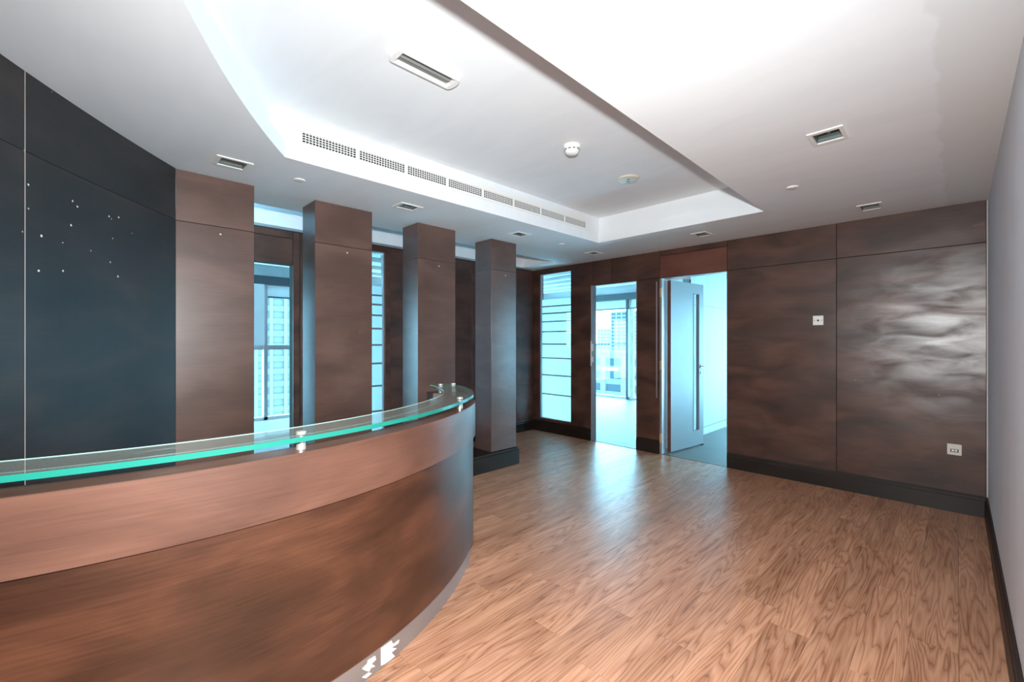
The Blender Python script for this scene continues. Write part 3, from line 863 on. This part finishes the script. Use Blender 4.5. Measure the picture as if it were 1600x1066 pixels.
def disc(name, x, y, z, r, h, mat, label, cat, group=None):
    m = MB(); m.lathe([(0, z - h), (r * 0.80, z - h), (r * 0.97, z - h * 0.75), (r, z - h * 0.4), (r, z - 0.0005), (0, z - 0.0005)], x, y, 28)
    return tag(m.build(name, mat, smooth=35), label, cat, group)
disc('sprinkler_cover', -3.193, 1.068, CZ, 0.036, 0.008, M['plastic'], 'small round white sprinkler cover above the gap between first two pillars', 'sprinkler', 'round sprinkler covers')
disc('sprinkler_cover', -0.839, 3.675, CZ, 0.038, 0.010, M['plastic'], 'small round white sprinkler cover on the right soffit', 'sprinkler', 'round sprinkler covers')
disc('sprinkler_cover', -3.187, 3.919, CZ, 0.034, 0.012, M['plastic'], 'tiny white sprinkler cover beyond the last pillar', 'sprinkler', 'round sprinkler covers')
t = empty('ceiling_speaker', (-1.985, 3.345, RZ))
tag(t, 'flat cream round disc on the recess ceiling beyond the smoke detector', 'ceiling disc')
m = MB(); m.lathe([(0, -0.018), (0.060, -0.018), (0.088, -0.015), (0.093, -0.008), (0.093, -0.0005), (0, -0.0005)], 0, 0, 36); m.build('base', M['cream'], t, smooth=35)
m = MB(); m.box(-0.028, -0.006, 0.01, 0.05, -0.0195, -0.0178); m.box(0.010, 0.022, -0.035, 0.0, -0.0195, -0.0178); m.build('slot', M['reflector'], t)
t = empty('smoke_detector', (-1.935, 2.50, RZ))
tag(t, 'white domed smoke detector on the recess ceiling', 'smoke detector')
m = MB(); m.lathe([(0, -0.022), (0.056, -0.022), (0.060, -0.016), (0.061, -0.0005), (0, -0.0005)], 0, 0, 32); m.build('base', M['plastic'], t, smooth=35)
m = MB(); m.lathe([(0, -0.066), (0.026, -0.064), (0.044, -0.054), (0.051, -0.040), (0.051, -0.0225), (0, -0.0225)], 0, 0, 32); m.build('dome', M['plastic'], t, smooth=35)
for k in range(10):
    a = 2 * math.pi * k / 10
    m = MB(); m.box(-0.0008, 0.0022, -0.009, 0.009, -0.036, -0.030)
    s_ = m.build('slot', M['black'], t); s_.location = (0.0505 * math.cos(a), 0.0505 * math.sin(a), 0); s_.rotation_euler = (0, 0, a)

# air grille in the recess side: eight egg-crate sections
GX = FX
gr = empty('air_grille', (GX, 0.952, 2.618))
tag(gr, 'long white egg-crate air grille of eight sections in the recess side', 'air grille')
gz0, gz1 = 2.622, 2.762
Z0, Z1 = 2.640, 2.716
n8 = 8
gy0, gy1 = 0.972, 3.926
step = (gy1 - gy0 + 0.027) / n8
m = MB()
def gb(m, xa, xb, ya, yb, za, zb): m.box(xa, xb, ya - 0.952, yb - 0.952, za - 2.618, zb - 2.618)
gb(m, 0.0004, 0.006, gy0 - 0.035, gy1 + 0.035, Z1, Z1 + 0.032); gb(m, 0.0004, 0.006, gy0 - 0.035, gy1 + 0.035, Z0 - 0.020, Z0)
gb(m, 0.0004, 0.006, gy0 - 0.035, gy0, Z0, Z1); gb(m, 0.0004, 0.006, gy1, gy1 + 0.035, Z0, Z1)
for k in range(1, n8):
    yb = gy0 + k * step; gb(m, 0.0004, 0.006, yb - 0.027, yb, Z0, Z1)
m.build('frame', M['plastic'], gr)
m = MB(); gb(m, 0.0003, 0.0008, gy0, gy1, Z0, Z1); m.build('dark_backing', M['black'], gr)
for k in range(n8):
    ya = gy0 + k * step; yb = ya + step - 0.027
    m = MB(); nv, nh = 17, 5
    for i in range(1, nv):
        yy = ya + (yb - ya) * i / nv; gb(m, 0.0009, 0.0052, yy - 0.0020, yy + 0.0020, Z0, Z1)
    for i in range(1, nh):
        zz = Z0 + (Z1 - Z0) * i / nh; gb(m, 0.0009, 0.0050, ya, yb, zz - 0.0018, zz + 0.0018)
    gb(m, 0.0009, 0.0050, ya, yb, Z1 - 0.010, Z1)
    m.build('lattice', M['plastic'], gr, fix=False)

# ------------------------------------------------------------------ wall plates on the back wall
t = empty('cable_outlet', (-0.947, YB, 1.600))
tag(t, 'white square wall plate with one round hole, high beside the panel joint', 'wall plate')
m = MB(); m.box(-0.043, 0.043, -0.010, -0.0003, -0.046, 0.046); m.build('plate', M['plastic'], t, bevel=0.003)
m = MB(); m.tube((0, -0.0098, 0), (0, -0.0112, 0), 0.009, 14); m.build('hole', M['black'], t)
for x in (-0.030, 0.030):
    m = MB(); m.tube((x, -0.0098, 0), (x, -0.0112, 0), 0.004, 10); m.build('screw', M['reflector'], t)
t = empty('data_socket', (-0.017, YB, 0.510))
tag(t, 'beige double data socket low on the wall by the right corner', 'wall socket')
m = MB(); m.box(-0.043, 0.043, -0.010, -0.0003, -0.045, 0.045); m.build('plate', M['beige'], t, bevel=0.003)
m = MB(); m.box(-0.024, 0.024, -0.0112, -0.0098, -0.020, 0.004); m.build('port_block', M['black'], t)
for x in (-0.017, 0.002):
    m = MB(); m.box(x, x + 0.015, -0.0125, -0.0113, -0.014, 0.0); m.build('port', M['plastic'], t)
for x in (-0.031, 0.031):
    m = MB(); m.tube((x, -0.0098, -0.008), (x, -0.0112, -0.008), 0.004, 10); m.build('screw', M['plastic'], t)

# door wedge on the floor at the free edge of the open leaf
m = MB()
wx, wy = -2.452, YB + 0.135 + 0.72
pts = [(-0.035, 0.0), (0.055, 0.0), (0.055, 0.008), (-0.035, 0.034)]
for yy in (-0.02, 0.02): m.face([(wx + p[0], wy + yy, p[1]) for p in pts])
for p, q in zip(pts, pts[1:] + pts[:1]):
    m.face([(wx + p[0], wy - 0.02, p[1]), (wx + q[0], wy - 0.02, q[1]), (wx + q[0], wy + 0.02, q[1]), (wx + p[0], wy + 0.02, p[1])])
tag(m.build('door_wedge', M['rubber']), 'dark door wedge on the floor at the foot of the open door', 'door stop')

# ------------------------------------------------------------------ city outside
def tower(name, x0, x1, y0, y1, zb, zt, floors, bays, label, face, core='facade_glass'):
    t = empty(name, ((x0 + x1) / 2, (y0 + y1) / 2, zb)); tag(t, label, 'building')
    cx_, cy_ = (x0 + x1) / 2, (y0 + y1) / 2
    m = MB(); m.box(x0 - cx_, x1 - cx_, y0 - cy_, y1 - cy_, 0, zt - zb); m.build('core', M[core], t)
    d = (x1 - x0) * 0.006
    for k in range(floors + 1):
        z = (zt - zb) * k / floors
        hgt = (zt - zb) / floors * 0.22
        m = MB(); m.box(x0 - cx_ - d, x1 - cx_ + d, y0 - cy_ - d, y1 - cy_ + d, z - hgt, z + hgt); m.build('floor_slab', M['facade_slab'], t)
    for k in range(bays + 1):
        m = MB()
        if face == 'y':
            x = x0 - cx_ + (x1 - x0) * k / bays; w = (x1 - x0) / bays * 0.12
            m.box(x - w, x + w, y0 - cy_ - d * 1.5, y0 - cy_, 0, zt - zb)
        else:
            y = y0 - cy_ + (y1 - y0) * k / bays; w = (y1 - y0) / bays * 0.12
            m.box(x1 - cx_, x1 - cx_ + d * 1.5, y - w, y + w, 0, zt - zb)
        m.build('pilaster', M['facade'], t)
    return t
tower('office_tower', -193, -150, 300, 330, -60, 24, 30, 9, 'tall pale tower seen through the left doorway of the back wall', 'y')
tower('office_tower', -206, -194, 300, 325, -60, 11, 26, 4, 'lower slim tower left of the tall pale tower', 'y')
tower('office_tower', -222, -208, 310, 330, -60, -1, 22, 4, 'lowest far tower at the left edge of the doorway view', 'y')
pod = tower('podium_building', -125, -50, 120, 160, -40, -3.2, 9, 10, 'low blue building with a white rooftop sign seen below the towers', 'y')
tower('apartment_block', -90, -60, -25, 75, -45, 26, 45, 60, 'gridded pale facade seen through the doorway behind the pillars', 'x', 'facade_slab')
cu = bpy.data.curves.new('sign_letters', 'FONT')
cu.body = 'OMNIYAT'; cu.size = 1.3; cu.extrude = 0.06; cu.align_x = 'CENTER'; cu.offset = 0.03
to = bpy.data.objects.new('tmp', cu); COL.objects.link(to)
bpy.context.view_layer.update()
sm = bpy.data.meshes.new_from_object(to)
bpy.data.objects.remove(to)
M['sign'] = plain('white_sign', (0.9, 0.9, 0.9), 0.6)
sm.materials.clear(); sm.materials.append(M['sign'])
so = link('sign_letters', sm, pod)
so.location = (-76.9 + 87.5, 120 - 140 - 1.0, -7.9 + 40); so.rotation_euler = (math.radians(90), 0, 0)
